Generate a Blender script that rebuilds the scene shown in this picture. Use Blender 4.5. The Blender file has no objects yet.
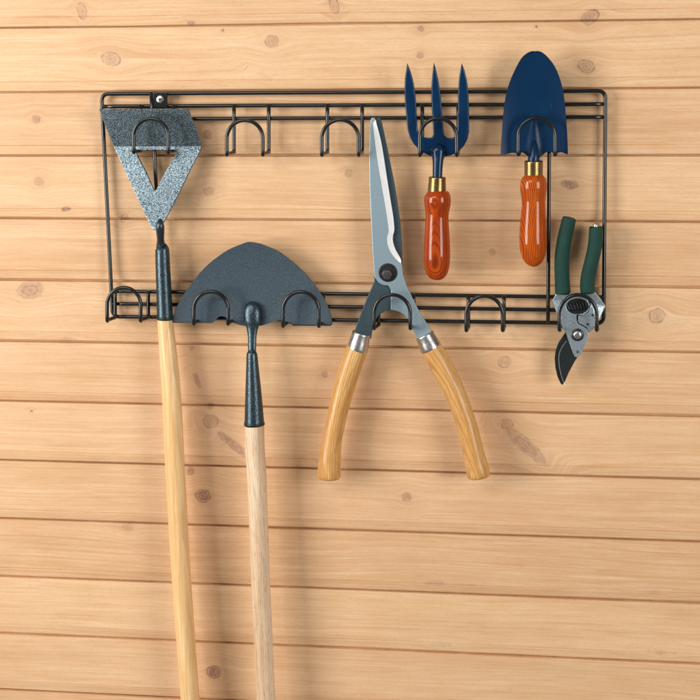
import bpy, bmesh, math, random
from mathutils import Vector, Matrix, noise as mnoise
random.seed(7)
S = bpy.context.scene
COL = S.collection
PI = math.pi

# ------------------------------------------------------------------ camera geometry (fitted to the plank lines)
F_PX, PITCH, YAW, ROLL = 1693.22307, -0.176543034, -0.155472077, -0.0104513445
DIST = 2.336            # metres from lens to the wall
CAMZ = 2.0
PLANK0, PLANK = 0.0140679319*DIST + CAMZ, 0.0385126729*DIST
cy, sy, cp, sp = math.cos(YAW), math.sin(YAW), math.cos(PITCH), math.sin(PITCH)
FWD = Vector((sy*cp, cy*cp, sp)); R0 = Vector((cy, -sy, 0)); U0 = R0.cross(FWD)
RT = R0*math.cos(ROLL) + U0*math.sin(ROLL); UP = U0*math.cos(ROLL) - R0*math.sin(ROLL)
CAM = Vector((0, -DIST, CAMZ))
def W(px, py, d=0.0):
    """measured point of the photograph at d metres in front of the wall -> metres"""
    v = FWD + RT*((px-350)/F_PX) - UP*((py-350)/F_PX)
    t = (DIST - d)/v.y
    return CAM + v*t
PX = DIST/F_PX          # size of one photo pixel near the wall

cd = bpy.data.cameras.new('camera'); cam = bpy.data.objects.new('camera', cd); COL.objects.link(cam)
cam.matrix_world = Matrix(((RT.x, UP.x, -FWD.x, CAM.x), (RT.y, UP.y, -FWD.y, CAM.y), (RT.z, UP.z, -FWD.z, CAM.z), (0, 0, 0, 1)))
cd.sensor_width = 36; cd.lens = F_PX/700*36; cd.clip_start = 0.05; cd.clip_end = 60
S.camera = cam

# ------------------------------------------------------------------ node helpers
class NT:
    def __init__(s, name):
        s.m = bpy.data.materials.new(name); s.m.use_nodes = True
        s.t = s.m.node_tree; s.t.nodes.clear()
        s.out = s.t.nodes.new('ShaderNodeOutputMaterial')
        s.b = s.t.nodes.new('ShaderNodeBsdfPrincipled')
        s.t.links.new(s.b.outputs[0], s.out.inputs['Surface'])
    def set(s, sock, v):
        if v is None: return
        if isinstance(v, bpy.types.NodeSocket): s.t.links.new(v, sock)
        else:
            if isinstance(v, (tuple, list)) and sock.type == 'RGBA' and len(v) == 3: v = tuple(v)+(1,)
            sock.default_value = v
    def n(s, typ, ins=(), out=0, **kw):
        nd = s.t.nodes.new(typ)
        for k, v in kw.items(): setattr(nd, k, v)
        for k, v in (ins.items() if isinstance(ins, dict) else enumerate(ins)): s.set(nd.inputs[k], v)
        return nd.outputs[out]
    def m_(s, op, a, b=None, c=None, clamp=False):
        return s.n('ShaderNodeMath', [x for x in (a, b, c) if x is not None], operation=op, use_clamp=clamp)
    def vm(s, op, a, b=None):
        return s.n('ShaderNodeVectorMath', [x for x in (a, b) if x is not None], operation=op)
    def mix(s, f, a, b, bt='MIX'):
        nd = s.t.nodes.new('ShaderNodeMix'); nd.data_type = 'RGBA'; nd.blend_type = bt
        s.set(nd.inputs[0], f); s.set(nd.inputs[6], a); s.set(nd.inputs[7], b)
        return nd.outputs[2]
    def ramp(s, f, stops):
        nd = s.t.nodes.new('ShaderNodeValToRGB'); e = nd.color_ramp.elements
        while len(e) < len(stops): e.new(0.5)
        for q, (p, c) in zip(e, stops):
            q.position = p; q.color = (c, c, c, 1) if isinstance(c, (int, float)) else tuple(c)+(1,)
        s.set(nd.inputs[0], f); return nd.outputs[0]
    def mr(s, v, a, b, c=0.0, d=1.0, it='LINEAR'):
        nd = s.t.nodes.new('ShaderNodeMapRange'); nd.interpolation_type = it
        for i, x in enumerate((v, a, b, c, d)): s.set(nd.inputs[i], x)
        return nd.outputs[0]
    def noise(s, vec, scale=1.0, detail=2.0, rough=0.5, dist=0.0, col=False):
        return s.n('ShaderNodeTexNoise', {'Vector': vec, 'Scale': scale, 'Detail': detail, 'Roughness': rough, 'Distortion': dist}, out=1 if col else 0)
    def P(s, **kw):
        for k, v in kw.items(): s.set(s.b.inputs[k.replace('_', ' ')], v)
    def bump(s, h, strength=0.3, dist=0.001):
        s.set(s.b.inputs['Normal'], s.n('ShaderNodeBump', {'Strength': strength, 'Distance': dist, 'Height': h}))

# ------------------------------------------------------------------ wall: pine boards
# knots: px, py, rx, ry (photo px), angle deg, fill, outline, kind
KN = [(82,11,4.5,8.5,-12,.25,.75),(111,59,10,6.5,12,.35,.55),(334,6,4.5,8,-15,.25,.8),(272,41,7,5.5,-10,.4,.5),
 (36,119,4,4,0,.5,.8),(208,135,4.8,4.8,0,.6,.8),(209,191,5.5,4,-10,.4,.35),(39,182,5,5,0,.3,.35),(66,209,5,2,-8,.9,.7),
 (124,218,3,4.8,20,.15,.8),(421,29,3,3,0,.6,.7),(420,55,3.4,3,0,.5,.7),(537,27,1.2,1.2,0,1,.9),(590,17,9,6,-35,.5,.6),
 (586,66,8.5,6,20,.3,.6),(346,106,3,3.4,0,.3,.7),(349,174,4,4,0,.4,.4),(570,185,8,4.6,4,.75,.3),(492,252,3,3,0,.4,.7),
 (657,316,7.5,7,0,.3,.55),(505,362,7,6,0,.3,.4),(507,424,6,5.5,0,.35,.5),(526,446,25,6.5,42,.5,.28),(407,497,5,5.5,-20,.45,.5),
 (223,30,1.3,1.3,0,1,.9),(325,374,3,3,0,.5,.6),(197,381,3,8,-25,.5,.5),(211,421,8,7,0,.3,.5),(235,446,22,4.5,38,.55,.25),
 (190,471,4,4,0,.6,.6),(203,496,8,7,0,.8,.45),(214,672,7.5,7,0,.8,.45),(128,527,6,4,0,.35,.25),(210,406,3,3,0,.5,.5),
 (569,121,6,2.5,-15,.5,.2),(30,290,15,9,-8,.55,.05),(436,583,13,3.5,0,.26,.0),(192,348,3,2.5,0,.4,.3),(31,411,1.5,1.5,0,.8,.6),
 (191,23,4,2,0,.6,.3),(455,475,22,2.6,-3,.22,.0),(262,75,9,2.6,35,.12,.05),(440,645,12,3,0,.13,.0),(655,592,12,3,3,.12,.0),(655,652,12,3,3,.12,.0),
 (66,340,7,2.5,0,.15,.1),(410,380,6,3,0,.08,.05)]
def board_of(z): return int(math.floor((PLANK0 - z)/PLANK))   # 0 = first board below the first line
def pine(idx, knots):
    q = NT('pine_board'); rnd = random.Random(idx*13+5)
    co = q.n('ShaderNodeTexCoord', out=3)
    wob = q.vm('SCALE', q.vm('SUBTRACT', q.noise(co, 90, 2, .5, col=True), (.5, .5, .5))); wob.node.inputs['Scale'].default_value = 0.006
    cow = q.vm('ADD', co, wob)
    sep = q.t.nodes.new('ShaderNodeSeparateXYZ'); q.set(sep.inputs[0], co)
    X, Z = sep.outputs[0], sep.outputs[2]
    dz = None; fill = 0.0; line = 0.0; halo = 0.0
    for (kx, ky, rx, ry, an, fi, ol) in knots:
        c = W(kx, ky, 0)
        mp = q.n('ShaderNodeMapping', {'Vector': cow, 'Location': (c.x, 0, c.z), 'Rotation': (0, math.radians(an), 0), 'Scale': (rx*PX, 1, ry*PX)}, vector_type='TEXTURE')
        flat = q.vm('MULTIPLY', mp, (1, 0, 1))
        r = q.n('ShaderNodeVectorMath', [flat], out=1, operation='LENGTH')
        g = q.m_('EXPONENT', q.m_('MULTIPLY', q.m_('MULTIPLY', r, r), -0.15))
        k = q.m_('MULTIPLY', q.m_('SUBTRACT', c.z, Z), g)
        dz = k if dz is None else q.m_('ADD', dz, k)
        inside = q.mr(r, 1.2, .65, 0, 1, 'SMOOTHSTEP')
        rings = q.m_('MULTIPLY_ADD', q.m_('SINE', q.m_('MULTIPLY', r, 15.0)), .22, .78)
        f_ = q.m_('MULTIPLY', q.m_('MULTIPLY', inside, rings), q.m_('MULTIPLY', q.mr(q.noise(cow, 160, 3), .25, .65, .55, 1.25), fi))
        core = q.m_('MULTIPLY', q.mr(r, .32, .08, 0, 1, 'SMOOTHSTEP'), min(1, fi*.9+.2*ol))
        f_ = q.m_('MAXIMUM', f_, core)
        o_ = q.m_('MULTIPLY', q.m_('MULTIPLY', q.mr(q.m_('ABSOLUTE', q.m_('SUBTRACT', r, 1.0)), .17, .03, 0, 1, 'SMOOTHSTEP'), ol), q.mr(q.noise(co, 85, 3, .6), .40, .62, .12, 1))
        h_ = q.m_('MULTIPLY', g, .5*min(1, fi+ol))
        fill = q.m_('MAXIMUM', fill, f_); line = q.m_('MAXIMUM', line, o_); halo = q.m_('MAXIMUM', halo, h_)
    low = q.m_('MULTIPLY', q.m_('SUBTRACT', q.noise(q.n('ShaderNodeCombineXYZ', [q.m_('MULTIPLY', X, 2.2), rnd.uniform(0, 90), q.m_('MULTIPLY', Z, 7)]), 1, 1), .5), 0.028)
    z1 = q.m_('ADD', Z, low)
    if dz is not None: z1 = q.m_('ADD', z1, dz)
    oy = rnd.uniform(0, 99)
    def st(fx, fz, det=2, o=0): return q.noise(q.n('ShaderNodeCombineXYZ', [q.m_('MULTIPLY', X, fx), oy+o, q.m_('MULTIPLY', z1, fz)]), 1, det)
    s1 = st(3.5, 420, 3); s2 = st(1.6, 75, 2, 7); s3 = st(9, 520, 2, 13); s4 = st(2.0, 22, 1, 21)
    wv = q.m_('SINE', q.m_('MULTIPLY_ADD', z1, 1350 + rnd.uniform(-350, 450), q.m_('MULTIPLY', s2, 22)))
    late = q.mr(wv, .68, 1.0, 0, 1, 'SMOOTHSTEP')
    late = q.m_('MULTIPLY', late, q.mr(s2, .35, .7))
    s5 = q.noise(q.n('ShaderNodeCombineXYZ', [q.m_('MULTIPLY', X, 22), oy+4, q.m_('MULTIPLY', z1, 190)]), 1, 3)
    s6 = q.noise(q.vm('MULTIPLY', co, (7, 1, 16)), 1, 2)
    v = q.m_('ADD', q.m_('MULTIPLY_ADD', s1, .30, q.m_('MULTIPLY', s2, .20)), q.m_('ADD', q.m_('MULTIPLY', s4, .12), q.m_('ADD', q.m_('MULTIPLY', s5, .20), q.m_('MULTIPLY', s6, .18))))
    t = rnd.uniform(-.035, .03)
    col = q.ramp(v, [(.38, (.62+t, .365+t*.8, .188+t*.5)), (.50, (.715+t, .455+t, .250+t*.6)), (.62, (.785+t, .535+t, .325+t*.7))])
    col = q.mix(q.m_('MULTIPLY', late, q.mr(s6, .35, .65, .08, .44)), col, (.56, .30, .14))
    col = q.mix(q.m_('MULTIPLY', q.mr(s3, .60, .74), .40), col, (.86, .66, .46))
    fleck = q.noise(q.n('ShaderNodeCombineXYZ', [q.m_('MULTIPLY', X, 150), oy, q.m_('MULTIPLY', z1, 1100)]), 1, 1)
    col = q.mix(q.m_('MULTIPLY', q.mr(fleck, .52, .78), .36), col, (.50, .29, .15))
    blot = q.noise(q.n('ShaderNodeCombineXYZ', [q.m_('MULTIPLY', X, 3.2), oy+31, q.m_('MULTIPLY', z1, 26)]), 1, 3)
    col = q.mix(q.m_('MULTIPLY', q.mr(blot, .52, .75), .28), col, (.58, .31, .14))
    col = q.mix(q.m_('MULTIPLY', halo, .55), col, (.52, .28, .15)) if dz is not None else col
    col = q.mix(q.m_('MINIMUM', q.m_('MULTIPLY', fill, 1.1), .95), col, (.27, .140, .105)) if dz is not None else col
    col = q.mix(q.m_('MULTIPLY', line, .95), col, (.10, .06, .04)) if dz is not None else col
    q.P(Base_Color=col, Roughness=q.mr(s1, .2, .8, .48, .62), Specular_IOR_Level=.32)
    q.bump(q.m_('ADD', s1, q.m_('MULTIPLY', fleck, .5)), .22, .0006)
    return q.m
def wall():
    me = bpy.data.meshes.new('wall'); ob = bpy.data.objects.new('wall', me); COL.objects.link(ob)
    x0, x1, NX = -1.75, 1.15, 290
    byb = {}
    for kn in KN:
        z = W(kn[0], kn[1], 0).z; b = board_of(z); byb.setdefault(b, []).append(kn)
        if z - (PLANK0 - (b+1)*PLANK) < .020: byb.setdefault(b+1, []).append(kn)
        if (PLANK0 - b*PLANK) - z < .014: byb.setdefault(b-1, []).append(kn)
    bs = list(range(-7, 19))
    for b in bs: me.materials.append(pine(b, byb.get(b, [])))
    verts, faces, mi = [], [], []
    # profile of one board measured from its top groove downwards (drop, depth towards the viewer)
    H = PLANK
    prof = [(.0000, -.0100), (.0012, -.0098), (.0013, -.0022), (.0015, -.0007), (.0020, 0), (.03, 0.0), (.06, 0.0), (H-.0158, 0), (H-.0150, -.0001), (H-.0146, -.0013), (H-.0141, -.0013),
            (H-.0136, -.0002), (H-.0125, -.0002), (H-.0030, -.0022), (H-.0018, -.0028), (H-.0010, -.0042), (H-.0006, -.0098)]
    for bi, b in enumerate(bs):
        zt = PLANK0 - b*PLANK; base = len(verts); n = len(prof)
        ph = random.random()*50; tilt = random.uniform(-.0006, .0006)
        for i in range(NX+1):
            x = x0 + (x1-x0)*i/NX
            wob = (mnoise.noise(Vector((x*3.1, ph, 0))))*.0007 + (mnoise.noise(Vector((x*11, ph, 3))))*.00025
            cup = (mnoise.noise(Vector((x*1.7, ph, 9))))*.0006
            for (dz, dy) in prof:
                ww = wob*min(1, dz/.01) if dz > .02 else 0.0
                verts.append((x, -(dy + cup + tilt*(dz-.04)/.04), zt - dz + (wob if dz > H-.017 else 0) + (mnoise.noise(Vector((x*2.7, b*3.3, 5)))*.0004)))
        for i in range(NX):
            for j in range(n-1):
                a = base + i*n + j
                faces.append((a, a+1, a+n+1, a+n)); mi.append(bi)
    # backing so the wall is solid
    base = len(verts); zt = PLANK0 + 7*PLANK; zb = PLANK0 - 19*PLANK
    for (x, y, z) in [(x0, .02, zt), (x1, .02, zt), (x1, .02, zb), (x0, .02, zb), (x0, .0098, zt), (x1, .0098, zt), (x1, .0098, zb), (x0, .0098, zb)]: verts.append((x, y, z))
    for f in [(0, 1, 2, 3), (4, 7, 6, 5), (0, 4, 5, 1), (1, 5, 6, 2), (2, 6, 7, 3), (3, 7, 4, 0)]:
        faces.append(tuple(base+k for k in f)); mi.append(0)
    me.from_pydata(verts, [], faces)
    me.polygons.foreach_set('material_index', mi)
    bm = bmesh.new(); bm.from_mesh(me); bmesh.ops.recalc_face_normals(bm, faces=bm.faces[:0]); bm.to_mesh(me); bm.free()
    me.update()
    ob['kind'] = 'structure'; ob['label'] = 'wall of pale horizontal tongue and groove pine boards with knots'
    return ob
wall()

# ------------------------------------------------------------------ materials
def black_wire():
    q = NT('black_coated_wire'); co = q.n('ShaderNodeTexCoord', out=3)
    n = q.noise(co, 260, 3)
    q.P(Base_Color=q.mix(n, (.004, .005, .006), (.010, .013, .014)), Roughness=q.mr(n, .3, .7, .19, .25), Specular_IOR_Level=.5, Coat_Weight=.3, Coat_Roughness=.08)
    q.bump(n, .04, .0004); return q.m
def hammer(name, c1, c2, scale, bs, contrast, metal, rough, bd=.0006):
    q = NT(name); co = q.n('ShaderNodeTexCoord', out=3)
    w = q.vm('ADD', co, q.vm('MULTIPLY', q.noise(co, scale*.8, 2, col=True), (.0012,)*3))
    n = q.noise(w, scale, 2.5, .6); big = q.noise(co, 25, 2)
    f = q.mr(n, .5-contrast, .5+contrast, 0, 1, 'SMOOTHSTEP')
    c = q.mix(f, c1, c2); c = q.mix(q.m_('MULTIPLY', big, .25), c, c1)
    q.P(Base_Color=c, Metallic=metal, Roughness=q.mr(f, 0, 1, rough+.12, rough), Specular_IOR_Level=.6)
    q.bump(n, bs, bd); return q.m
def steel(name, c, rough, dirt=.3, brushed=0, metal=1.0):
    q = NT(name); co = q.n('ShaderNodeTexCoord', out=3)
    n = q.noise(co, 420, 4, .7); b = q.noise(co, 60, 3)
    q.P(Base_Color=q.mix(q.m_('MULTIPLY', q.m_('ADD', n, b), dirt), c, tuple(x*.45 for x in c)), Metallic=metal, Roughness=q.mr(n, .3, .7, rough, rough+.15))
    q.bump(n, .15, .0004); return q.m
def blue_paint():
    q = NT('blue_enamel'); co = q.n('ShaderNodeTexCoord', out=3)
    n = q.noise(co, 900, 2); b = q.noise(co, 18, 3); sc = q.noise(q.vm('MULTIPLY', co, (1, 1, .25)), 160, 3, .6)
    c = q.mix(b, (.0003, .018, .058), (.0008, .028, .084))
    c = q.mix(q.m_('MULTIPLY', q.mr(sc, .68, .78), .35), c, (.02, .09, .18))
    q.P(Base_Color=c, Roughness=q.mr(b, .3, .7, .22, .32), Specular_IOR_Level=.28, Coat_Weight=.08, Coat_Roughness=.15)
    q.bump(n, .06, .0004); return q.m
def gvec(q, off=(0, 0, 0)):
    a = q.n('ShaderNodeAttribute', out=1, attribute_name='gv'); return q.vm('ADD', a, off)
def tube_wood(name, cols, dark, ldark, fz, ring, gloss, pore=.4, off=(0, 0, 0), coat=0.0, warp=.4, dens=1.0, pith=(.05, .03, .02, .01)):
    q = NT(name); g = gvec(q, off)
    gw = q.vm('ADD', g, q.vm('MULTIPLY', q.vm('SUBTRACT', q.noise(g, 14, 2, col=True), (.5,)*3), (warp*.02, warp*.02, 0)))
    st = q.noise(q.vm('MULTIPLY', gw, (1, 1, fz)), 420*dens, 4, .6)
    s2 = q.noise(q.vm('MULTIPLY', gw, (1, 1, fz*2)), 90*dens, 2)
    po = q.noise(q.vm('MULTIPLY', g, (1, 1, .05)), 1500*dens, 1)
    sep = q.t.nodes.new('ShaderNodeSeparateXYZ'); q.set(sep.inputs[0], q.n('ShaderNodeAttribute', out=1, attribute_name='gv'))
    lw = q.m_('MULTIPLY', q.m_('SUBTRACT', q.noise(q.vm('MULTIPLY', g, (1, 1, .35)), 38, 2), .5), .006*warp)
    ax_ = q.m_('ADD', q.m_('ADD', sep.outputs[0], pith[0]), q.m_('MULTIPLY', sep.outputs[2], pith[2]))
    ay_ = q.m_('ADD', q.m_('ADD', sep.outputs[1], pith[1]), q.m_('MULTIPLY', sep.outputs[2], pith[3]))
    rad_ = q.m_('ADD', q.m_('SQRT', q.m_('ADD', q.m_('MULTIPLY', ax_, ax_), q.m_('MULTIPLY', ay_, ay_))), lw)
    ph_ = q.m_('FRACT', q.m_('DIVIDE', rad_, ring))
    wv = q.m_('MULTIPLY', q.mr(ph_, .35, .9, 0, 1, 'SMOOTHSTEP'), q.mr(ph_, 1.0, .93, 0, 1, 'SMOOTHSTEP'))
    wv = q.m_('MULTIPLY', wv, q.mr(s2, .3, .6, .35, 1))
    v = q.m_('ADD', q.m_('MULTIPLY', st, .5), q.m_('MULTIPLY', s2, .5))
    c = q.ramp(v, [(.33, cols[0]), (.5, cols[1]), (.68, cols[2])])
    c = q.mix(q.m_('MULTIPLY', wv, ldark), c, dark)
    c = q.mix(q.m_('MULTIPLY', q.mr(po, .58, .75), pore), c, dark)
    q.P(Base_Color=c, Roughness=gloss, Specular_IOR_Level=(.08 if coat > .5 else .35), Coat_Weight=coat, Coat_Roughness=.06)
    q.bump(q.m_('SUBTRACT', st, po), .15 if coat == 0 else .04, .0004); return q.m
M = {}
M['wire'] = black_wire()
M['hoe'] = hammer('hammered_grey_enamel', (.018, .040, .054), (.31, .385, .425), 700, .34, .15, .88, .24, .0010)
M['blade_grey'] = hammer('fine_hammered_slate_enamel', (.018, .036, .052), (.075, .112, .142), 900, .55, .2, .35, .34, .0007)
M['socket'] = hammer('hammered_socket_enamel', (.012, .027, .036), (.095, .14, .165), 700, .38, .18, .7, .20, .0008)
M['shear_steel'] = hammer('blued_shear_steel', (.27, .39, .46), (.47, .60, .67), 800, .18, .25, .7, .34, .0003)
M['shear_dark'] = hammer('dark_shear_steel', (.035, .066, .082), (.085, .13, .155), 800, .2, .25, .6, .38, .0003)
M['ground'] = steel('ground_steel_edge', (.95, .96, .97), .32, .04, metal=.45)
M['chrome'] = steel('satin_nickel', (.72, .72, .71), .22, .25)
M['zinc'] = hammer('zinc_plated_steel', (.26, .38, .46), (.86, .94, .98), 620, .45, .3, .85, .26, .0007)
M['brass'] = steel('aged_brass', (.34, .235, .095), .24, .5)
M['black_steel'] = steel('blackened_steel', (.030, .040, .040), .30, .3, metal=.5)
M['bolt'] = steel('dark_bolt', (.07, .07, .07), .25, .3, metal=.8)
M['nut'] = steel('dull_dark_nut', (.26, .26, .26), .25, .35)
M['blue'] = blue_paint()
def green():
    q = NT('green_dipped_vinyl'); co = q.n('ShaderNodeTexCoord', out=3); n = q.noise(co, 1100, 3, .7); b = q.noise(co, 60, 2)
    q.P(Base_Color=q.mix(b, (.0010, .032, .023), (.0025, .056, .041)), Roughness=.5, Specular_IOR_Level=.3)
    q.bump(n, .8, .0008); return q.m
M['green'] = green()
M['ash'] = tube_wood('waxed_ash_handle', [(.70, .42, .17), (.84, .535, .245), (.92, .68, .38)], (.52, .28, .11), .30, .03, .0032, .36, .30, coat=.25, pith=(.02, .03, .012, .02))
M['ash2'] = tube_wood('pinkish_ash_handle', [(.56, .36, .21), (.78, .57, .37), (.90, .73, .54)], (.36, .20, .11), .28, .02, .0024, .42, .85, off=(.3, .7, .1), coat=.1, pith=(.03, .015, .010, .016))
M['oak'] = tube_wood('golden_oak_handle', [(.52, .235, .06), (.68, .36, .115), (.82, .52, .21)], (.30, .13, .035), .50, .03, .0033, .38, .75, coat=.15, warp=.8, off=(.1, .2, .5), pith=(.025, .02, .05, .03))
M['red'] = tube_wood('varnished_red_wood', [(.28, .030, .002), (.43, .056, .003), (.56, .095, .006)], (.075, .008, .002), .72, .07, .0016, .32, .22, coat=.6, warp=.30, off=(.5, .1, .2), pith=(.004, .035, .0, .06))
M['red2'] = tube_wood('varnished_orange_wood', [(.36, .046, .002), (.52, .085, .003), (.68, .145, .010)], (.07, .008, .002), .85, .10, .0021, .32, .22, coat=.6, warp=.45, off=(.9, .4, .7), pith=(.03, .01, .12, .02))
M['collar'] = steel('dark_green_collar', (.010, .030, .026), .3, .2, metal=.2)

# ------------------------------------------------------------------ mesh helpers
def link(name, me, mat, parent=None):
    o = bpy.data.objects.new(name, me); COL.objects.link(o)
    if mat is not None: me.materials.append(mat)
    if parent is not None: o.parent = parent; o.matrix_parent_inverse = parent.matrix_world.inverted()
    return o
def thing(name, loc, label, cat, group=None):
    o = bpy.data.objects.new(name, None); COL.objects.link(o); o.location = loc; o.empty_display_size = .03
    o['label'] = label; o['category'] = cat
    if group: o['group'] = group
    bpy.context.view_layer.update()
    return o
def spline(pts, n=8, closed=False):
    """Catmull-Rom through pts (tuples of any length)"""
    out = []; N = len(pts); rng = N if closed else N-1
    for i in range(rng):
        p1, p2 = pts[i], pts[(i+1) % N]
        p0 = pts[(i-1) % N] if (closed or i > 0) else tuple(2*a-b for a, b in zip(p1, p2))
        p3 = pts[(i+2) % N] if (closed or i < N-2) else tuple(2*b-a for a, b in zip(p1, p2))
        for k in range(n):
            t = k/n
            out.append(tuple(.5*((2*b)+(-a+c)*t+(2*a-5*b+4*c-d)*t*t+(-a+3*b-3*c+d)*t*t*t) for a, b, c, d in zip(p0, p1, p2, p3)))
    if not closed: out.append(tuple(pts[-1]))
    return out
def tube_bm(bm, pts, rad, seg=14, cap=True, flat=1.0, closed=False, up0=Vector((0, -1, 0))):
    """rad: list or number; flat scales the section towards the wall axis"""
    pts = [Vector(p) for p in pts]; n = len(pts)
    if not isinstance(rad, (list, tuple)): rad = [rad]*n
    lay = bm.verts.layers.float_vector.get('gv') or bm.verts.layers.float_vector.new('gv')
    rings = []; dist = 0; side = None
    for i, p in enumerate(pts):
        if closed: t = (pts[(i+1) % n]-pts[i-1]).normalized()
        else: t = (pts[min(i+1, n-1)]-pts[max(i-1, 0)]).normalized()
        if side is None:
            u = up0 if abs(up0.dot(t)) < .95 else Vector((0, 0, 1)); side = t.cross(u).normalized()
        side = (side - t*side.dot(t)).normalized(); nrm = side.cross(t).normalized()
        if i: dist += (p-pts[i-1]).length
        ring = []
        for k in range(seg):
            a = 2*PI*k/seg
            v = bm.verts.new(p + side*math.cos(a)*rad[i] + nrm*math.sin(a)*rad[i]*flat)
            v[lay] = Vector((math.cos(a)*rad[i], math.sin(a)*rad[i], dist)); ring.append(v)
        rings.append(ring)
    m = n if closed else n-1
    for i in range(m):
        a, b = rings[i], rings[(i+1) % n]
        for k in range(seg):
            f = bm.faces.new((a[k], a[(k+1) % seg], b[(k+1) % seg], b[k])); f.smooth = True
    if cap and not closed:
        bm.faces.new(rings[0]); bm.faces.new(rings[-1][::-1])
    return rings
def finish(bm, name, mat, parent, smooth=None):
    bmesh.ops.recalc_face_normals(bm, faces=bm.faces)
    if smooth is not None:
        for f in bm.faces: f.smooth = smooth
    me = bpy.data.meshes.new(name); bm.to_mesh(me); bm.free()
    return link(name, me, mat, parent)
def tube(name, pts, rad, mat, parent, seg=14, **kw):
    bm = bmesh.new(); tube_bm(bm, pts, rad, seg, **kw); return finish(bm, name, mat, parent)
def solid(name, prof, mat, parent, seg=28, n=6, flat=1.0, caps=.35):
    """turned shape: prof = [(px,py,d,r_px)], smooth along; r in photo px"""
    sp_ = spline(prof, n)
    pts = [W(a, b, c) for a, b, c, r in sp_]; rad = [max(.2, r)*PX for a, b, c, r in sp_]
    return tube(name, pts, rad, mat, parent, seg, flat=flat)
def arc_pts(c, r, a0, a1, n):
    return [(c[0]+math.cos(math.radians(a0+(a1-a0)*i/n))*r, c[1]+math.sin(math.radians(a0+(a1-a0)*i/n))*r) for i in range(n+1)]
def plate(name, outlines, d, th, mat, parent, bevel=.0006, bend=None, bis=()):
    """flat plate from outlines in photo px at distance d; outlines[0] outer, others holes. bend(x,z)->extra distance"""
    cu = bpy.data.curves.new(name, 'CURVE'); cu.dimensions = '2D'; cu.fill_mode = 'BOTH'
    cu.extrude = max(.0001, th/2-bevel); cu.bevel_depth = bevel; cu.bevel_resolution = 2; cu.offset = -bevel
    for o in outlines:
        s = cu.splines.new('POLY'); s.points.add(len(o)-1); s.use_cyclic_u = True
        for k, p in enumerate(o):
            w = W(p[0], p[1], d); s.points[k].co = (w.x, w.z, 0, 1)
    ob = bpy.data.objects.new('tmp', cu); COL.objects.link(ob)
    dg = bpy.context.evaluated_depsgraph_get(); dg.update()
    me = bpy.data.meshes.new_from_object(ob.evaluated_get(dg)); bpy.data.objects.remove(ob); bpy.data.curves.remove(cu)
    bm = bmesh.new(); bm.from_mesh(me); bpy.data.meshes.remove(me)
    bmesh.ops.remove_doubles(bm, verts=bm.verts, dist=.00002)
    for (co, no) in bis:
        bmesh.ops.bisect_plane(bm, geom=bm.verts[:]+bm.edges[:]+bm.faces[:], plane_co=co, plane_no=no, dist=1e-6)
    for v in bm.verts:
        x, z, t = v.co
        dd = d + t + (bend(x, z) if bend else 0)
        v.co = (x, -dd, z)
    bmesh.ops.recalc_face_normals(bm, faces=bm.faces)
    for f in bm.faces: f.smooth = False
    o = finish(bm, name, None, parent)
    o.data.materials.clear(); o.data.materials.append(mat)
    for p in o.data.polygons: p.material_index = 0
    return o
def sheet(name, grid, th, mat, parent):
    """grid of world points -> smooth solid sheet of thickness th (grows towards the wall)"""
    bm = bmesh.new(); n, m = len(grid), len(grid[0])
    V = [[bm.verts.new(p) for p in row] for row in grid]
    for i in range(n-1):
        for j in range(m-1):
            try: bm.faces.new((V[i][j], V[i][j+1], V[i+1][j+1], V[i+1][j]))
            except ValueError: pass
    bmesh.ops.remove_doubles(bm, verts=bm.verts, dist=.00005)
    bm.normal_update()
    if sum(f.normal.y*f.calc_area() for f in bm.faces) > 0: bmesh.ops.reverse_faces(bm, faces=bm.faces)
    bm.normal_update()
    nrm = {v: v.normal.copy() for v in bm.verts}
    fr = bm.faces[:]; be = [e for e in bm.edges if e.is_boundary]
    cp_ = {v: bm.verts.new(v.co - nrm[v]*th) for v in list(nrm)}
    for f in fr: bm.faces.new([cp_[v] for v in reversed(f.verts)])
    for e in be:
        a, b = e.verts; lo = e.link_loops[0]; a = lo.vert; b = lo.link_loop_next.vert
        bm.faces.new((b, a, cp_[a], cp_[b]))
    for f in bm.faces: f.smooth = True
    bmesh.ops.recalc_face_normals(bm, faces=bm.faces)
    ed = [e for e in bm.edges if len(e.link_faces) == 2 and e.calc_face_angle(0) > .9]
    for e in ed: e.smooth = False
    me = bpy.data.meshes.new(name); bm.to_mesh(me); bm.free()
    return link(name, me, mat, parent)
def lathe_y(bm, c, prof, seg=32):
    """revolve prof [(radius, towards viewer)] about the wall normal at world c"""
    rings = []
    for r, h in prof:
        rings.append([bm.verts.new((c.x+math.cos(2*PI*k/seg)*r, c.y-h, c.z+math.sin(2*PI*k/seg)*r)) for k in range(seg)] if r > 0 else [bm.verts.new((c.x, c.y-h, c.z))])
    for a, b in zip(rings, rings[1:]):
        for k in range(seg):
            if len(a) == 1: f = bm.faces.new((a[0], b[k], b[(k+1) % seg]))
            elif len(b) == 1: f = bm.faces.new((a[k], b[0], a[(k+1) % seg]))
            else: f = bm.faces.new((a[k], b[k], b[(k+1) % seg], a[(k+1) % seg]))
            f.smooth = False
def button(name, px, py, d, prof, mat, parent, seg=32, smooth=True):
    bm = bmesh.new(); lathe_y(bm, W(px, py, d), [(r*PX, h) for r, h in prof], seg)
    o = finish(bm, name, mat, parent, smooth)
    return o
def autosmooth(o, ang=.6):
    bm = bmesh.new(); bm.from_mesh(o.data)
    for f in bm.faces: f.smooth = True
    for e in bm.edges: e.smooth = not (len(e.link_faces) == 2 and e.calc_face_angle(0) > ang)
    bm.to_mesh(o.data); bm.free()

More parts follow.
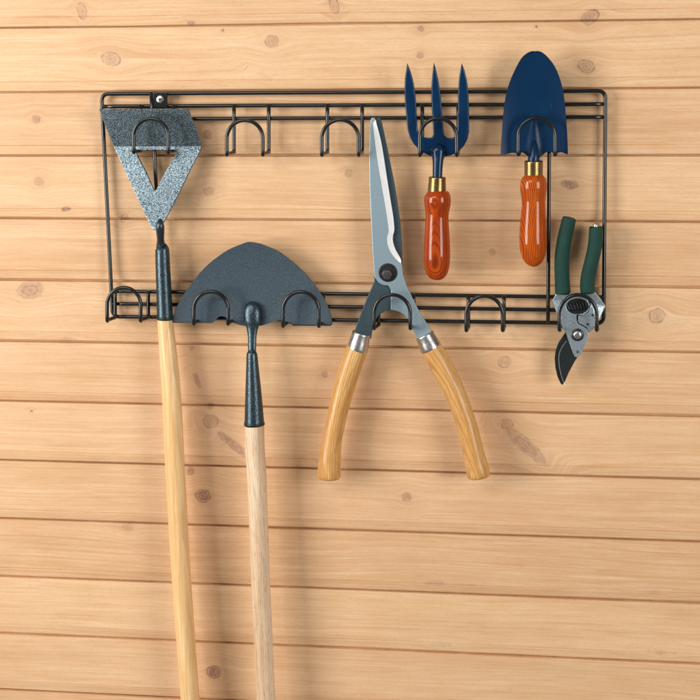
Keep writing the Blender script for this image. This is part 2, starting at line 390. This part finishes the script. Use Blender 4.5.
# ------------------------------------------------------------------ the wire rack
RW = 2.05*PX       # frame wire radius
DB = .011          # frame distance from wall
rack = thing('wall_rack', W(350, 205, 0), 'black wire tool rack screwed to the pine wall, holding all the garden tools', 'tool rack')
L0 = [(101.6, 94.2), (112.6, 316.9)]; R_ = [(605.3, 90.3), (603.6, 323.4)]
def ZL(py_left): return W(105, py_left, DB).z
def xat(z, side):
    (a, b), (c, e) = (L0 if side == 'l' else R_)
    A, B = W(a, b, DB), W(c, e, DB); t = (z-A.z)/(B.z-A.z); return A.x+(B.x-A.x)*t
def wp(px, py, d=DB): return W(px, py, d)
# outer frame loop with rounded corners
c4 = [wp(101.6, 94.2), wp(605.3, 90.3), wp(603.6, 323.4), wp(112.6, 316.9)]
zt = (c4[0].z+c4[1].z)/2; zb = (c4[2].z+c4[3].z)/2
xl = (c4[0].x+c4[3].x)/2; xr = (c4[1].x+c4[2].x)/2
c4 = [Vector((c4[0].x, -DB, zt)), Vector((c4[1].x, -DB, zt)), Vector((c4[2].x, -DB, zb)), Vector((c4[3].x, -DB, zb))]
loop = []; rc = .011
for i in range(4):
    p, a, b = c4[i], c4[i-1], c4[(i+1) % 4]
    u = (a-p).normalized(); v = (b-p).normalized()
    A = p+u*rc; B = p+v*rc
    for k in range(9):
        t = k/8; loop.append(A*(1-t)**2 + p*2*t*(1-t) + B*t*t)
    C = b + (p-b).normalized()*rc
    for k in range(1, 30):
        q_ = B+(C-B)*k/30; q_ = q_ + Vector((0, mnoise.noise(q_*6)*.0005, mnoise.noise(q_*4+Vector((5, 0, 0)))*.0006)); loop.append(q_)
tube('frame', loop, RW, M['wire'], rack, seg=14, closed=True)
def hbar(y_l, x_l, y_r, x_r, d=DB):
    a, b = wp(x_l, y_l, d), wp(x_r, y_r, d); z = (a.z+b.z)/2; a.z = b.z = z
    pts = [a+(b-a)*k/40 for k in range(41)]
    ph = random.random()*30
    pts = [p+Vector((0, 0, mnoise.noise(Vector((p.x*5, ph, 0)))*.0006*(1 if 0 < i < 40 else 0))) for i, p in enumerate(pts)]
    tube('bar', pts, RW*.98, M['wire'], rack, seg=12); return z
ZB2 = hbar(106.5, 102.2, 104.2, 605)
ZB3 = hbar(119.3, 102.8, 117.0, 605)
ZC1 = hbar(290.8, 111, 297.6, 604)
ZC2 = hbar(303.8, 112, 310.4, 604)
for (a, b) in [((151.2, 92.5), (163.2, 319.8)), ((549.6, 90.2), (548.0, 323.5))]:
    A, B = W(a[0], a[1], DB+.0052), W(b[0], b[1], DB+.0052)
    tube('strut', [A+(B-A)*k/12 for k in range(13)], RW*.95, M['wire'], rack)
RH = 1.95*PX; D0 = DB+.0054; DF = .050
def hook(fx0, fx1, by, ty, rx0, rx1, rty, rby):
    """front arch left/right leg px, bottom y, arch top y; rear legs px, their top and bottom y"""
    P = []
    P.append(W(rx0, rty, D0)); P.append(W(rx0, rby-3, D0)); P.append(W(rx0, rby-.6, D0+.0012)); P.append(W(rx0-.2, rby+.5, D0+.005))
    P.append(W(fx0+.9, by-2.5, DF-.010)); P.append(W(fx0+.2, by-1.5, DF-.003)); P.append(W(fx0, by-4, DF))
    hw = (fx1-fx0)/2; cx = (fx0+fx1)/2; cyy = ty+hw*1.02
    for k in range(0, 17):
        a = PI - PI*k/16
        P.append(W(cx+math.cos(a)*hw, cyy-math.sin(a)*hw*1.02, DF))
    P.append(W(fx1, by-4, DF)); P.append(W(fx1+.2, by-1.5, DF-.003)); P.append(W(fx1+.9, by-2.5, DF-.010))
    P.append(W(rx1-.2, rby+.5, D0+.005)); P.append(W(rx1, rby-.6, D0+.0012)); P.append(W(rx1, rby-3, D0)); P.append(W(rx1, rty, D0))
    pts = spline([tuple(p) for p in P], 4)
    bm = bmesh.new(); tube_bm(bm, pts, RH, 12)
    for (a, b) in ((rx0, rty+1.6), (rx1, rty+1.6)):
        c = W(a, b, D0-.0026); lay = bm.verts.layers.float_vector['gv']
        g = bmesh.ops.create_uvsphere(bm, u_segments=12, v_segments=8, radius=.0031)
        for v in g['verts']: v.co = Vector((v.co.x*1.25, v.co.y*.8, v.co.z*.9)) + c
        for f in {f for v in g['verts'] for f in v.link_faces}: f.smooth = True
    finish(bm, 'hook', M['wire'], rack)
for h in [(133.6, 168.2, 154, 118.6, 140.5, 174.5, 104.5, 150.5), (226.9, 262.8, 156.5, 120.2, 234, 268.8, 104.2, 151.8), (321.8, 358.6, 156.8, 119.8, 327.4, 362.2, 104, 151.8),
          (419.8, 456.6, 156.8, 118.3, 422.3, 458.2, 103.8, 151.6), (518.2, 555.0, 156.3, 118, 519.2, 555.2, 103.4, 151.4),
          (107.2, 140.6, 322.5, 287.6, 115.2, 148.3, 290.5, 317), (193.7, 228.0, 325.6, 291.6, 200.5, 234.0, 291.5, 319), (283.0, 318.8, 327.8, 291.8, 288.5, 323.3, 292.5, 321),
          (374.0, 410.2, 330, 294.8, 378.6, 413.6, 293.8, 324.6), (466.2, 502.6, 332, 296, 468.4, 504.0, 295.5, 328), (559.4, 596.6, 331.6, 294.9, 560.5, 597, 296.3, 329)]:
    hook(*h)
for (x0, x1, y0, y1) in [(153.5, 167.5, 92.5, 107.5), (534, 547.6, 90, 105)]:
    br = plate('bracket', [[(x0, y0), (x1, y0), (x1, y1), (x0, y1)]], DB+.0048, .0018, M['wire'], rack, .0005)
    cx, cyy = (x0+x1)/2-.3, (y0+y1)/2-.6
    s = button('screw', cx, cyy, DB+.0055, [(4.0, 0), (4.0, .0012), (3.2, .0026), (1.5, .0032), (1.3, .0020), (0, .0019)], M['chrome'], br, 24)
    autosmooth(s, .5)
    bm = bmesh.new(); c = W(cx, cyy, DB+.0079)
    for a in (.5, .5+PI/2):
        v = Vector((math.cos(a), 0, math.sin(a))); w_ = Vector((-math.sin(a), 0, math.cos(a)))
        vs = [bm.verts.new(c+v*s1*.0030+w_*s2*.00045+Vector((0, -s3*.0007, 0))) for s1 in (-1, 1) for s2 in (-1, 1) for s3 in (0, 1)]
        for f in [(0, 1, 3, 2), (4, 6, 7, 5), (0, 4, 5, 1), (2, 3, 7, 6), (0, 2, 6, 4), (1, 5, 7, 3)]: bm.faces.new([vs[k] for k in f])
    finish(bm, 'screw_slot', M['bolt'], br)

# ------------------------------------------------------------------ Dutch hoe
hoe = thing('garden_hoe', W(161, 318, .03), 'long handled hoe with hammered grey head and triangular hole, hung from the top left hook', 'hoe')
out = [(100, 108.8), (188.6, 108.8), (190.6, 113), (193.4, 121), (197, 132), (200, 142.5), (200.6, 147), (199.6, 152), (193, 165), (184.5, 184), (176, 202.5), (169, 217), (165.6, 223.5), (163.5, 229), (156.8, 229), (153.4, 224), (149, 216.5), (140, 199), (128, 176), (118, 156.5), (113, 147), (108, 133), (103, 118)]
hole = spline([(138.2, 151.2), (157, 150.2), (174.5, 151.2), (175.8, 154), (166, 171), (158.2, 187.5), (156.3, 189.6), (154.4, 187.5), (146.5, 171.5), (137, 154.5)], 4, closed=True)
zb_ = W(156, 146.5, .028).z; ztp = W(156, 108, .028).z; zlo = W(156, 229, .028).z
def hoebend(x, z):
    if z > zb_: return (z-zb_)/(ztp-zb_)*.009 - .005
    t = (zb_-z)/(zb_-zlo); return t*.020 - .005
bis = [(Vector((0, zb_+dz_, 0)), Vector((0, 1, 0))) for dz_ in (-.002, 0, .002)]
plate('blade', [out, hole], .028, .0034, M['hoe'], hoe, .0008, hoebend, bis)
solid('neck', [(160, 219, .0425, 1.2), (160, 225, .0440, 4.2), (160.3, 232, .0415, 4.2), (160.6, 240, .035, 3.7), (161, 246, .031, 4.9), (161.4, 248, .030, 5.6)], M['socket'], hoe)
solid('socket', [(161.4, 246.5, .0300, 5.0), (162, 248.6, .0300, 6.4), (162.3, 251, .0300, 7.3), (162.9, 268, .0302, 7.6), (164, 292, .0308, 8.0), (164.9, 314, .0315, 8.3), (165.0, 317.0, .0315, 8.5), (165.1, 319.6, .0316, 8.4), (165.1, 319.9, .0316, 6)], M['socket'], hoe)
tube('collar', [W(165.05, 316.4, .0315), W(165.06, 317.2, .0315), W(165.1, 318.8, .0316), W(165.12, 319.4, .0316)], [8.4*PX, 8.9*PX, 8.9*PX, 8.4*PX], M['collar'], hoe, 28)
solid('handle', [(164.9, 317, .0315, 7.6), (165, 320, .0315, 7.9), (167.3, 345, .0325, 8.9), (171.6, 397, .035, 9.9), (175.6, 480, .038, 10.3), (181.5, 580, .040, 10.2), (190.2, 700, .042, 10.1), (206, 900, .046, 10.4), (216, 1030, .048, 10.6), (216.8, 1040, .048, 9.2), (217, 1043, .048, 5)], M['ash'], hoe, n=10)

# ------------------------------------------------------------------ lawn edger (half moon)
edger = thing('lawn_edger', W(249, 330, .03), 'half moon lawn edger with slate grey blade on two lower hooks, long pale handle', 'lawn edger')
top = spline([(172.6, 321), (175.4, 309.7), (185.7, 291.7), (203.7, 268.6), (224.3, 252.2), (240, 244.8), (248.7, 242.2), (258, 243.4), (265, 245.6), (280.9, 253.1), (304, 272.4), (322, 295.6), (330.6, 314), (332, 323.8)], 6)
bot = spline([(172.6, 322), (192, 322.6), (212.7, 322.4)], 4)[:-1] + spline([(213.5, 322.3), (215.5, 319.8), (218.2, 317.2), (221.7, 316.2), (225.4, 317.2), (229, 320), (232, 322)], 5)[:-1] + spline([(232, 322.2), (240, 325), (252, 327), (264, 325)], 4)[:-1] + spline([(264, 325), (273, 322), (279.6, 320), (286, 321.4), (290, 324)], 5)[:-1] + spline([(290, 324.2), (314, 324.8), (332, 325)], 4)
def interp(pl, x):
    for a, b in zip(pl, pl[1:]):
        if a[0] <= x <= b[0] and b[0] > a[0]:
            t = (x-a[0])/(b[0]-a[0]); return a[1]+(b[1]-a[1])*t
    return pl[0][1] if x < pl[0][0] else pl[-1][1]
grid = []; NX_, NY_ = 200, 22
for i in range(NX_+1):
    x = 172.7+(331.9-172.7)*i/NX_
    yt, yb = interp(top, x), interp(bot, x); row = []
    for j in range(NY_+1):
        t = j/NY_; y = yt+(yb-yt)*t
        u = (x-252)/80; v = (y-285)/42
        d = .027 + .004*u*u*.9 + .0030*(v*v) - .004*math.exp(-((x-251)/9)**2)*0
        row.append(W(x, y, d))
    grid.append(row)
sheet('blade', grid, .0024, M['blade_grey'], edger)
for (xa, xb_, yy) in [(173.5, 212.5, 323.2), (292.5, 331, 326.2)]:
    plate('tread', [[(xa, yy-3.2), (xb_, yy-3.0), (xb_, yy-.6), (xa, yy-.8)]], .0222, .0085, M['blade_grey'], edger, .0008)
bm = bmesh.new()
sp_ = spline([(251.5, 301.5, .0300, 1.5), (251.7, 304, .0308, 6.5), (252, 309, .0318, 9.0), (252.2, 315, .033, 9.6), (252.4, 322, .0345, 8.6), (252.3, 328, .036, 6.2), (252.2, 336, .038, 4.6), (252.1, 346, .040, 4.3), (252.0, 352, .041, 4.2)], 6)
tube_bm(bm, [W(a, b, c) for a, b, c, r in sp_], [r*PX for *_, r in sp_], 28, flat=.62)
finish(bm, 'neck', M['socket'], edger)
solid('socket', [(252, 350, .0405, 3.6), (252, 352.6, .0408, 4.8), (252.0, 354.6, .041, 5.6), (252.4, 366, .0415, 6.4), (253.4, 392, .042, 8.3), (254.2, 418, .043, 9.9), (254.4, 424, .043, 10.2), (254.4, 424.4, .043, 8)], M['socket'], edger)
tube('collar', [W(254.35, 421.8, .043), W(254.37, 422.6, .043), W(254.4, 424.9, .043), W(254.45, 425.6, .043)], [10.1*PX, 10.7*PX, 10.7*PX, 10.0*PX], M['collar'], edger, 28)
solid('handle', [(254.4, 422, .043, 9.3), (254.5, 426, .043, 9.9), (255, 450, .0435, 10.1), (256.8, 480, .044, 10.0), (261, 590, .047, 9.9), (266.1, 700, .050, 9.9), (275.5, 890, .054, 10.2), (281, 1000, .056, 10.4), (281.5, 1010, .056, 9), (281.7, 1013, .056, 5)], M['ash2'], edger, n=10)

# ------------------------------------------------------------------ garden shears
sh = thing('garden_shears', W(388, 272, .03), 'steel garden shears with two curved oak handles, hung blades upward over a lower hook', 'shears')
front = [(370.9, 119.5), (372.2, 117.6), (374.4, 117.8), (375.4, 119.0), (380.7, 138.5), (384.2, 158), (387.2, 178), (390.4, 198), (393.5, 217), (394.6, 230), (393.2, 235.8), (393.4, 242.5), (396, 250), (400.6, 258), (401.9, 265), (403.2, 275), (406.6, 285.5), (412, 297), (419, 311), (426, 322), (433.2, 333.5),
         (425, 338.5), (417.5, 338.5), (414, 332.5), (411.2, 327.3), (409.4, 320.5), (404.3, 314.4), (398, 311.2), (394, 310), (390.8, 309.8), (390.9, 300), (391.2, 290), (388.5, 285.6), (383, 285), (378.6, 282.6), (375.4, 278), (374.0, 272), (373.5, 264), (372.6, 250), (371.3, 224), (369.7, 188), (369.2, 152.8), (370, 132)]
rear = [(376.6, 119), (378.4, 117.4), (380.6, 118.4), (382, 122.8), (388.4, 152.8), (394.8, 185), (400.2, 221), (402.1, 249), (402.4, 262), (401, 275), (397, 290), (391, 309.9), (385.7, 310.8), (379.2, 314.5), (374.8, 321.7), (372.6, 330), (371, 338.5), (362, 338.5), (353.6, 333.5), (359.7, 316.5), (367, 298), (374.4, 281), (374.4, 270), (378, 255), (384, 240), (386, 220), (381, 170)]
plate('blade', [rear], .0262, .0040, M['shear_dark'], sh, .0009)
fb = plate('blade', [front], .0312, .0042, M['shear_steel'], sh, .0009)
edge = [(374.6, 119.4), (375.3, 119.8), (380.4, 138.5), (383.9, 158), (386.9, 178), (390.1, 198), (393.2, 217), (394.2, 230), (392.8, 235.8), (393.0, 242.5), (395.6, 250), (400.2, 258), (401.5, 263.5),
        (401.2, 263.6), (396.5, 259.6), (391.5, 253.5), (388, 246), (387, 238), (388.6, 232.5), (388.4, 227), (385.6, 208), (381.8, 186), (378.4, 166), (375.6, 147), (373.3, 128), (372.7, 120.2)]
def resample(pl, n):
    L = [0]
    for p, q_ in zip(pl, pl[1:]): L.append(L[-1]+math.dist(p, q_))
    o = []
    for k in range(n+1):
        t = L[-1]*k/n; i = max(j for j in range(len(L)-1) if L[j] <= t+1e-9); f = (t-L[i])/(L[i+1]-L[i])
        o.append((pl[i][0]+(pl[i+1][0]-pl[i][0])*f, pl[i][1]+(pl[i+1][1]-pl[i][1])*f))
    return o
def by_y(pl, n, ys):
    o = []
    for y in ys:
        for p, q_ in zip(pl, pl[1:]):
            if p[1] <= y <= q_[1]: o.append((p[0]+(q_[0]-p[0])*(y-p[1])/(q_[1]-p[1]), y)); break
    return o
ys = [119.9+(263.3-119.9)*k/60 for k in range(61)]
outer = by_y(spline(edge[1:13], 4), 60, ys); inner = by_y(spline(edge[13:][::-1], 4), 60, ys)
m_ = min(len(outer), len(inner))
sheet('ground_edge', [[W(i_[0], i_[1], .0346), W((i_[0]+o_[0])/2, i_[1], .0342), W(o_[0], o_[1], .0332)] for i_, o_ in zip(inner[:m_], outer[:m_])], .0012, M['ground'], fb)
b1 = button('pivot_bolt', 388, 272.6, .0332, [(9.4, -.004), (9.4, .0006), (8.6, .0016), (7.6, .0018), (7.2, .0010), (0, .0010)], M['bolt'], sh, 40, True); autosmooth(b1, .5)
nb = button('nut', 387, 274.4, .0342, [(5.6, 0), (5.6, .0030), (4.7, .0040), (3.0, .0042), (2.8, .0032), (0, .0034)], M['nut'], b1, 6, False)
def ferr(a, b, r0, r1, d, mat, parent, name='ferrule'):
    A, B = W(*a, d), W(*b, d); n = 8
    ks = [0, .03, .08, .2, .5, .8, .92, .97, 1]; rr = [r0*.93, r0*.985, r0, r0*.99, (r0+r1)/2, r1*.99, r1, r1*.985, r1*.95]
    return tube(name, [A+(B-A)*k for k in ks], [x*PX for x in rr], mat, parent, 32)
ferr((361.6, 332.6), (356.9, 350.6), 9.6, 11.0, .031, M['chrome'], sh)
ferr((424.3, 334.6), (431.8, 349.6), 9.6, 11.0, .033, M['chrome'], sh)
for pts_ in [[(357.6, 347, .031, 10.0), (356.8, 350, .031, 11.0), (347.2, 376.5, .032, 11.3), (339.2, 407, .0335, 10.3), (332.3, 438.6, .035, 10.4), (329.7, 462, .036, 11.7), (329.4, 473, .036, 12.2), (329.4, 476.6, .036, 11.8), (329.4, 478.6, .036, 10.2), (329.4, 479.3, .036, 7)],
             [(430.6, 347, .033, 10.0), (432, 349.6, .033, 10.9), (444.6, 371.5, .033, 11.2), (457.4, 398.5, .034, 10.6), (467.9, 429, .0355, 10.3), (473.6, 453, .0365, 10.7), (477.6, 470, .037, 11.7), (478.2, 475, .037, 11.7), (478.5, 477.4, .037, 10.2), (478.6, 478.2, .037, 7)]]:
    solid('handle', pts_, M['oak'], sh, n=8)

# ------------------------------------------------------------------ hand fork
fork = thing('hand_fork', W(437, 157, .035), 'blue three pronged hand fork with brass ferrule and red wooden handle', 'hand fork')
fo = [(408, 62.8), (411.2, 71), (413.6, 80), (415.6, 92), (416.6, 105), (417, 118), (417.6, 130), (419.4, 134.8), (423, 137.2), (428, 137.8), (431.8, 137.4), (433.2, 134.5), (432.8, 125), (432, 112), (431.5, 98), (431.7, 86), (432.8, 74), (434.5, 62),
      (437, 71), (439, 81), (440.6, 92), (441.8, 105), (442.8, 117), (443.6, 130), (444.6, 135.6), (447.5, 137.9), (452, 138), (456.2, 136), (457.2, 131), (457.8, 117), (458, 104), (458.3, 91), (459.6, 76), (462.3, 62.8),
      (465.2, 71), (467.3, 80), (468.6, 91), (469.1, 104), (469.3, 118), (469.2, 131), (467.6, 139), (464.2, 145.6), (458.5, 151.6), (451.5, 155.2), (445, 156.8), (442.8, 160), (434, 160), (432, 156.8), (426, 154.2), (419.6, 150), (413.8, 144.2), (409.8, 137.4), (407.4, 129), (406.4, 117), (405.2, 104), (404.8, 91), (405.4, 78)]
fz0 = W(437, 150, .03).z
def fbend(x, z): 
    t = (z-fz0)/.12; return .010*t*t*(1 if t > 0 else 0) - .001
bis = [(Vector((0, fz0+.006*k, 0)), Vector((0, 1, 0))) for k in range(0, 22)]
fh = plate('fork_head', [spline(fo, 1, True)], .030, .0042, M['blue'], fork, .0018, fbend, bis); autosmooth(fh, .9)
bm = bmesh.new(); sp_ = spline([(437.6, 143.5, .0310, 1.5), (437.8, 147, .0315, 6.0), (438, 151.5, .032, 7.2), (438.1, 156.5, .0335, 6.2), (437.9, 162, .0355, 5.3), (437.6, 170, .037, 4.9), (437.3, 181, .038, 4.8)], 6)
tube_bm(bm, [W(a, b, c) for a, b, c, r in sp_], [r*PX for *_, r in sp_], 28, flat=.8); finish(bm, 'neck', M['blue'], fork)
ferr((437.4, 176.8), (436.8, 194.2), 8.5, 9.1, .038, M['brass'], fork)
solid('handle', [(436.8, 190, .038, 8.0), (436.9, 192.0, .038, 10.2), (437.2, 194.5, .038, 12.3), (437.5, 199, .038, 13.3), (437.5, 204, .038, 13.1), (437.2, 212, .038, 11.8), (437, 219, .038, 11.5), (437, 230, .038, 12.1), (437, 242, .038, 12.9), (436.9, 253, .038, 13.3), (436.9, 263, .038, 13.0), (437, 270, .038, 11.8), (437.1, 275.5, .038, 9.4), (437.2, 278.6, .038, 6.2), (437.2, 280, .038, 2.5)], M['red'], fork, 36)

# ------------------------------------------------------------------ hand trowel
tr = thing('hand_trowel', W(534, 157, .035), 'blue hand trowel with rounded blade, brass ferrule and glossy orange-red handle', 'trowel')
lft = spline([(534.4, 51.8), (527.5, 53.8), (521.5, 58.5), (515, 70), (509, 84.5), (505, 101), (503, 120), (501.6, 140), (500.6, 155.6)], 6)
rgt = spline([(534.6, 51.8), (541.6, 53.2), (548, 58), (555.3, 68), (561.2, 83.5), (564.4, 101), (566, 120), (567.2, 140), (567.7, 155)], 6)
def side(pl, y):
    for a, b in zip(pl, pl[1:]):
        if a[1] <= y <= b[1] and b[1] > a[1]: return a[0]+(b[0]-a[0])*(y-a[1])/(b[1]-a[1])
    return pl[0][0] if y < pl[0][1] else pl[-1][0]
botc = spline([(-1.02, 155.6), (-.86, 154.6), (-.66, 152.8), (-.50, 153.4), (-.34, 152.6), (-.20, 156), (-.08, 159), (.10, 159), (.22, 156), (.36, 152.4), (.48, 151.8), (.62, 153.8), (.80, 152.2), (1.02, 155)], 3)
grid = []; NU, NV = 44, 48
for j in range(NV+1):
    s_ = (j/NV)**1.5; row = []
    for i in range(NU+1):
        u = -1+2*i/NU
        yb = interp(botc, u); y = 51.9+(yb-51.9)*s_
        a, b = side(lft, min(y, 155)), side(rgt, min(y, 154.5)); x = (a+b)/2+(b-a)/2*u
        t = max(0, (y-52)/104)
        d = .0330 + .0075*(u*u-.35)*(.25+.75*t) + .009*(1-t)**2*.6
        if j == 0: x, y, u, d = 534.5, 51.35, 0, .0330+.0054-.0075*.35*.25
        wrib = 7.0*(t-.55)/.45 if t > .55 else 0
        if wrib > 0:
            dx = (x-534)/max(1.6, wrib*1.3); d += .0042*min(1, (t-.55)/.35)*math.exp(-dx*dx)
        row.append(W(x, y, d))
    grid.append(row)
sheet('blade', grid, .0018, M['blue'], tr)
solid('neck', [(534.2, 139, .0322, .8), (534.2, 144, .0335, 3.0), (534, 150, .0345, 4.6), (533.9, 156, .0355, 5.6), (533.7, 160, .036, 5.8), (533.6, 165, .036, 5.6)], M['blue'], tr)
ferr((533.6, 160.6), (533.5, 179.4), 9.1, 8.9, .036, M['brass'], tr)
solid('handle', [(533.5, 174, .036, 8.0), (533.5, 176.4, .036, 10.2), (533.5, 179.4, .036, 12.2), (533.5, 185, .036, 13.1), (533.5, 190, .036, 12.9), (533.5, 199, .036, 11.8), (533.5, 206, .036, 11.7), (533.2, 218, .036, 12.5), (533.0, 230, .036, 13.2), (533.0, 241, .036, 13.6), (533.2, 249, .036, 13.1), (533.4, 256, .036, 11.6), (533.6, 261.5, .036, 9.0), (533.7, 265, .036, 5.6), (533.7, 266.6, .036, 2)], M['red2'], tr, 36)

# ------------------------------------------------------------------ secateurs
sec = thing('secateurs', W(577.5, 334.7, .03), 'secateurs with green grips and short curved black blade on the lower right hook', 'secateurs')
def grip(pr):
    return solid('grip', pr, M['green'], sec, 26, 6)
grip([(569.3, 218.3, .0280, 6.2), (569.05, 219.4, .0281, 6.8), (566.4, 231, .029, 7.2), (563.9, 243, .030, 7.3), (562.1, 256, .031, 7.3), (561.9, 268, .031, 7.4), (562.2, 280, .031, 7.4), (562.8, 291, .031, 7.7), (563, 293.4, .031, 7.2), (563, 294.2, .031, 5)])
grip([(596.0, 227.2, .0280, 6.1), (596.0, 228.3, .0281, 6.7), (595.8, 238, .029, 7.1), (594.2, 250, .030, 7.1), (590.9, 264, .031, 7.1), (588, 277, .031, 7.2), (587.4, 287, .031, 7.3), (588.2, 292, .031, 7.3), (588.4, 293.6, .031, 5)])
solid('tang', [(595.6, 223.6, .028, 1.2), (595.6, 224.4, .028, 2.4), (595.9, 230, .028, 2.4)], M['chrome'], sec, 8, 2)
# handle arms, rear and front
def tiltl(x, z): return 0
armL = [(556.6, 293), (552.2, 300.6), (556.8, 313.5), (561, 324), (566, 326), (572, 316), (571, 300), (570.4, 291)]
armR = [(581.5, 291), (594.5, 291.6), (600, 298.5), (605.4, 306.6), (599.4, 319.8), (594.6, 327), (590.2, 332), (585.5, 332.4), (580, 326), (579, 312), (583, 300)]
xm = W(577.5, 300, .03).x
plate('arm', [armL], .0280, .0036, M['zinc'], sec, .0008, lambda x, z: -max(0, (xm-x)-.026)*.55 )
plate('arm', [armR], .0292, .0036, M['zinc'], sec, .0008, lambda x, z: -max(0, (x-xm)-.022)*.5)
# blades
bl = [(569, 331), (564.4, 337), (559.5, 343.4), (556.6, 350.4), (555.4, 358), (556, 367.5), (558.4, 376.8), (561.2, 383.2), (563.0, 384.2), (564.8, 381.6), (569, 372), (574.6, 361.6), (580, 353.4), (584, 347.4), (586, 338)]
plate('hook_blade', [[(567, 330), (562.8, 336), (558.2, 343), (555.5, 350.4), (554.6, 358), (555.3, 367.5), (557.6, 377), (560.8, 383.6), (562.6, 384.9), (563.6, 383), (562, 374), (561, 362), (564, 352), (570, 344), (576, 336)]], .0268, .0030, M['black_steel'], sec, .0006)
cb = plate('cutting_blade', [[(571, 333), (566, 339), (561.6, 345.4), (558.9, 352), (557.9, 359), (558.6, 367.5), (560.6, 376), (562.4, 381.6), (563.2, 383.6), (564.9, 381.4), (569, 372), (574.6, 361.6), (580, 353.4), (584, 347.4), (586, 338)]], .0302, .0028, M['black_steel'], sec, .0005)
ed_ = spline([(566.2, 341), (561.8, 347), (559.2, 353), (558.4, 359), (559.1, 367.5), (561.0, 375.6), (563.0, 382)], 4)
ed2 = [(a+.75, b+.1) for a, b in ed_][::-1]
plate('cutting_edge', [ed_+ed2], .0318, .0007, M['chrome'], cb, .0002)
body = [(562.5, 301), (561.2, 309), (561.2, 323), (563, 328), (565.8, 332), (568.6, 341), (571.4, 349), (573.2, 354), (574.6, 356.4), (576.5, 357.3), (578.6, 356.4), (581.4, 352.6), (584.4, 347), (587, 340.6), (588.5, 335), (588.3, 331.6), (586.6, 328.6), (583, 326), (578.9, 324.4), (577.1, 322.4), (576.9, 314.6), (584, 316), (588.6, 311), (589.6, 304.6), (587, 298.6), (581, 295.6), (573, 295.6), (566, 297.6)]
win = [(577.5+11.2*math.cos(2*PI*k/28), 306.3+7.9*math.sin(2*PI*k/28)) for k in range(28)]
bp = plate('front_plate', [body, win], .0330, .0026, M['zinc'], sec, .0006)
bR = [(578.2, 315.4), (584, 316.2), (588.8, 312), (590.6, 305), (593.6, 309), (595, 317), (594.4, 326), (590.6, 331.4), (588.9, 330.4), (586.8, 327.6), (583.2, 325), (579.2, 323.4), (578.2, 321.8)]
plate('rear_plate', [bR], .0326, .0022, M['zinc'], sec, .0005)
button('pivot_bolt', 577.5, 334.8, .0340, [(6.3, -.004), (6.3, .0008), (5.6, .0018), (4.4, .0020)], M['bolt'], sec, 32)
pb = button('pivot_screw', 577.5, 334.8, .0352, [(4.2, -.002), (4.2, .0016), (3.2, .0026), (1.6, .0029), (0, .0030)], M['chrome'], sec, 24)
for (a, b, r) in [(592.8, 315, 1.3), (587.6, 324.2, 1.2), (577.6, 351.8, 1.1)]:
    button('rivet', a, b, .0342, [(r, -.001), (r, .0007), (r*.6, .0010), (0, .0010)], M['bolt'], sec, 14)
plate('slot_shade_sheet', [[(574, 314), (583, 314), (589, 320), (589, 329), (574, 328)]], .0308, .0008, M['black_steel'], sec, .0003)  # dark sheet added behind the slot, standing in for shade in the gap
# spring behind the window
A, B = W(567.8, 307.6, .0335), W(587.2, 304.8, .0335); n = 210; pts = []
ax = (B-A).normalized(); s1 = ax.cross(Vector((0, 1, 0))).normalized(); s2 = ax.cross(s1)
for k in range(n+1):
    t = k/n; a = t*2*PI*6.5; r = .0058*(.75+.25*math.sin(PI*t)); pts.append(A+(B-A)*t+s1*math.cos(a)*r+s2*math.sin(a)*r*.28)
tube('spring', pts, .00085, M['bolt'], sec, 8)
plate('window_shade_sheet', [[(564.5, 299.5), (573, 297), (583, 297), (590, 299.5), (591, 306), (589.5, 313), (581, 316), (572, 316), (566, 313), (564.6, 306)]], .0313, .0006, M['black_steel'], sec, .0004)  # added dark backing that stands for the shade inside the oval window

# ------------------------------------------------------------------ light
w = bpy.data.worlds.new('World'); S.world = w; w.use_nodes = True
bg = w.node_tree.nodes['Background']; bg.inputs[0].default_value = (1, .97, .94, 1); bg.inputs[1].default_value = .165
def area(name, loc, target, sx, sy_, power, col):
    l = bpy.data.lights.new(name, 'AREA'); l.shape = 'RECTANGLE'; l.size = sx; l.size_y = sy_; l.energy = power; l.color = col
    o = bpy.data.objects.new(name, l); COL.objects.link(o); o.location = loc
    o.rotation_euler = (Vector(target)-Vector(loc)).to_track_quat('-Z', 'Y').to_euler(); return o
area('softbox', (-2.2, -1.5, 1.90), (-.45, 0, 1.5), 1.0, 1.3, 52, (1, .97, .93))
area('softbox', (1.6, -1.8, 1.95), (-.25, 0, 1.5), .9, 1.2, 34, (1, .975, .94))
area('softbox', (-1.35, -2.35, 3.0), (-.5, 0, 1.5), 1.3, .8, 22, (1, .975, .94))  # added overhead fill, placed so the hoe's lower face reflects it
S.view_settings.view_transform = 'Standard'; S.view_settings.look = 'None'; S.view_settings.gamma = 1; S.view_settings.exposure = 0
S.render.engine = 'CYCLES'
S.render.resolution_x = S.render.resolution_y = 1024
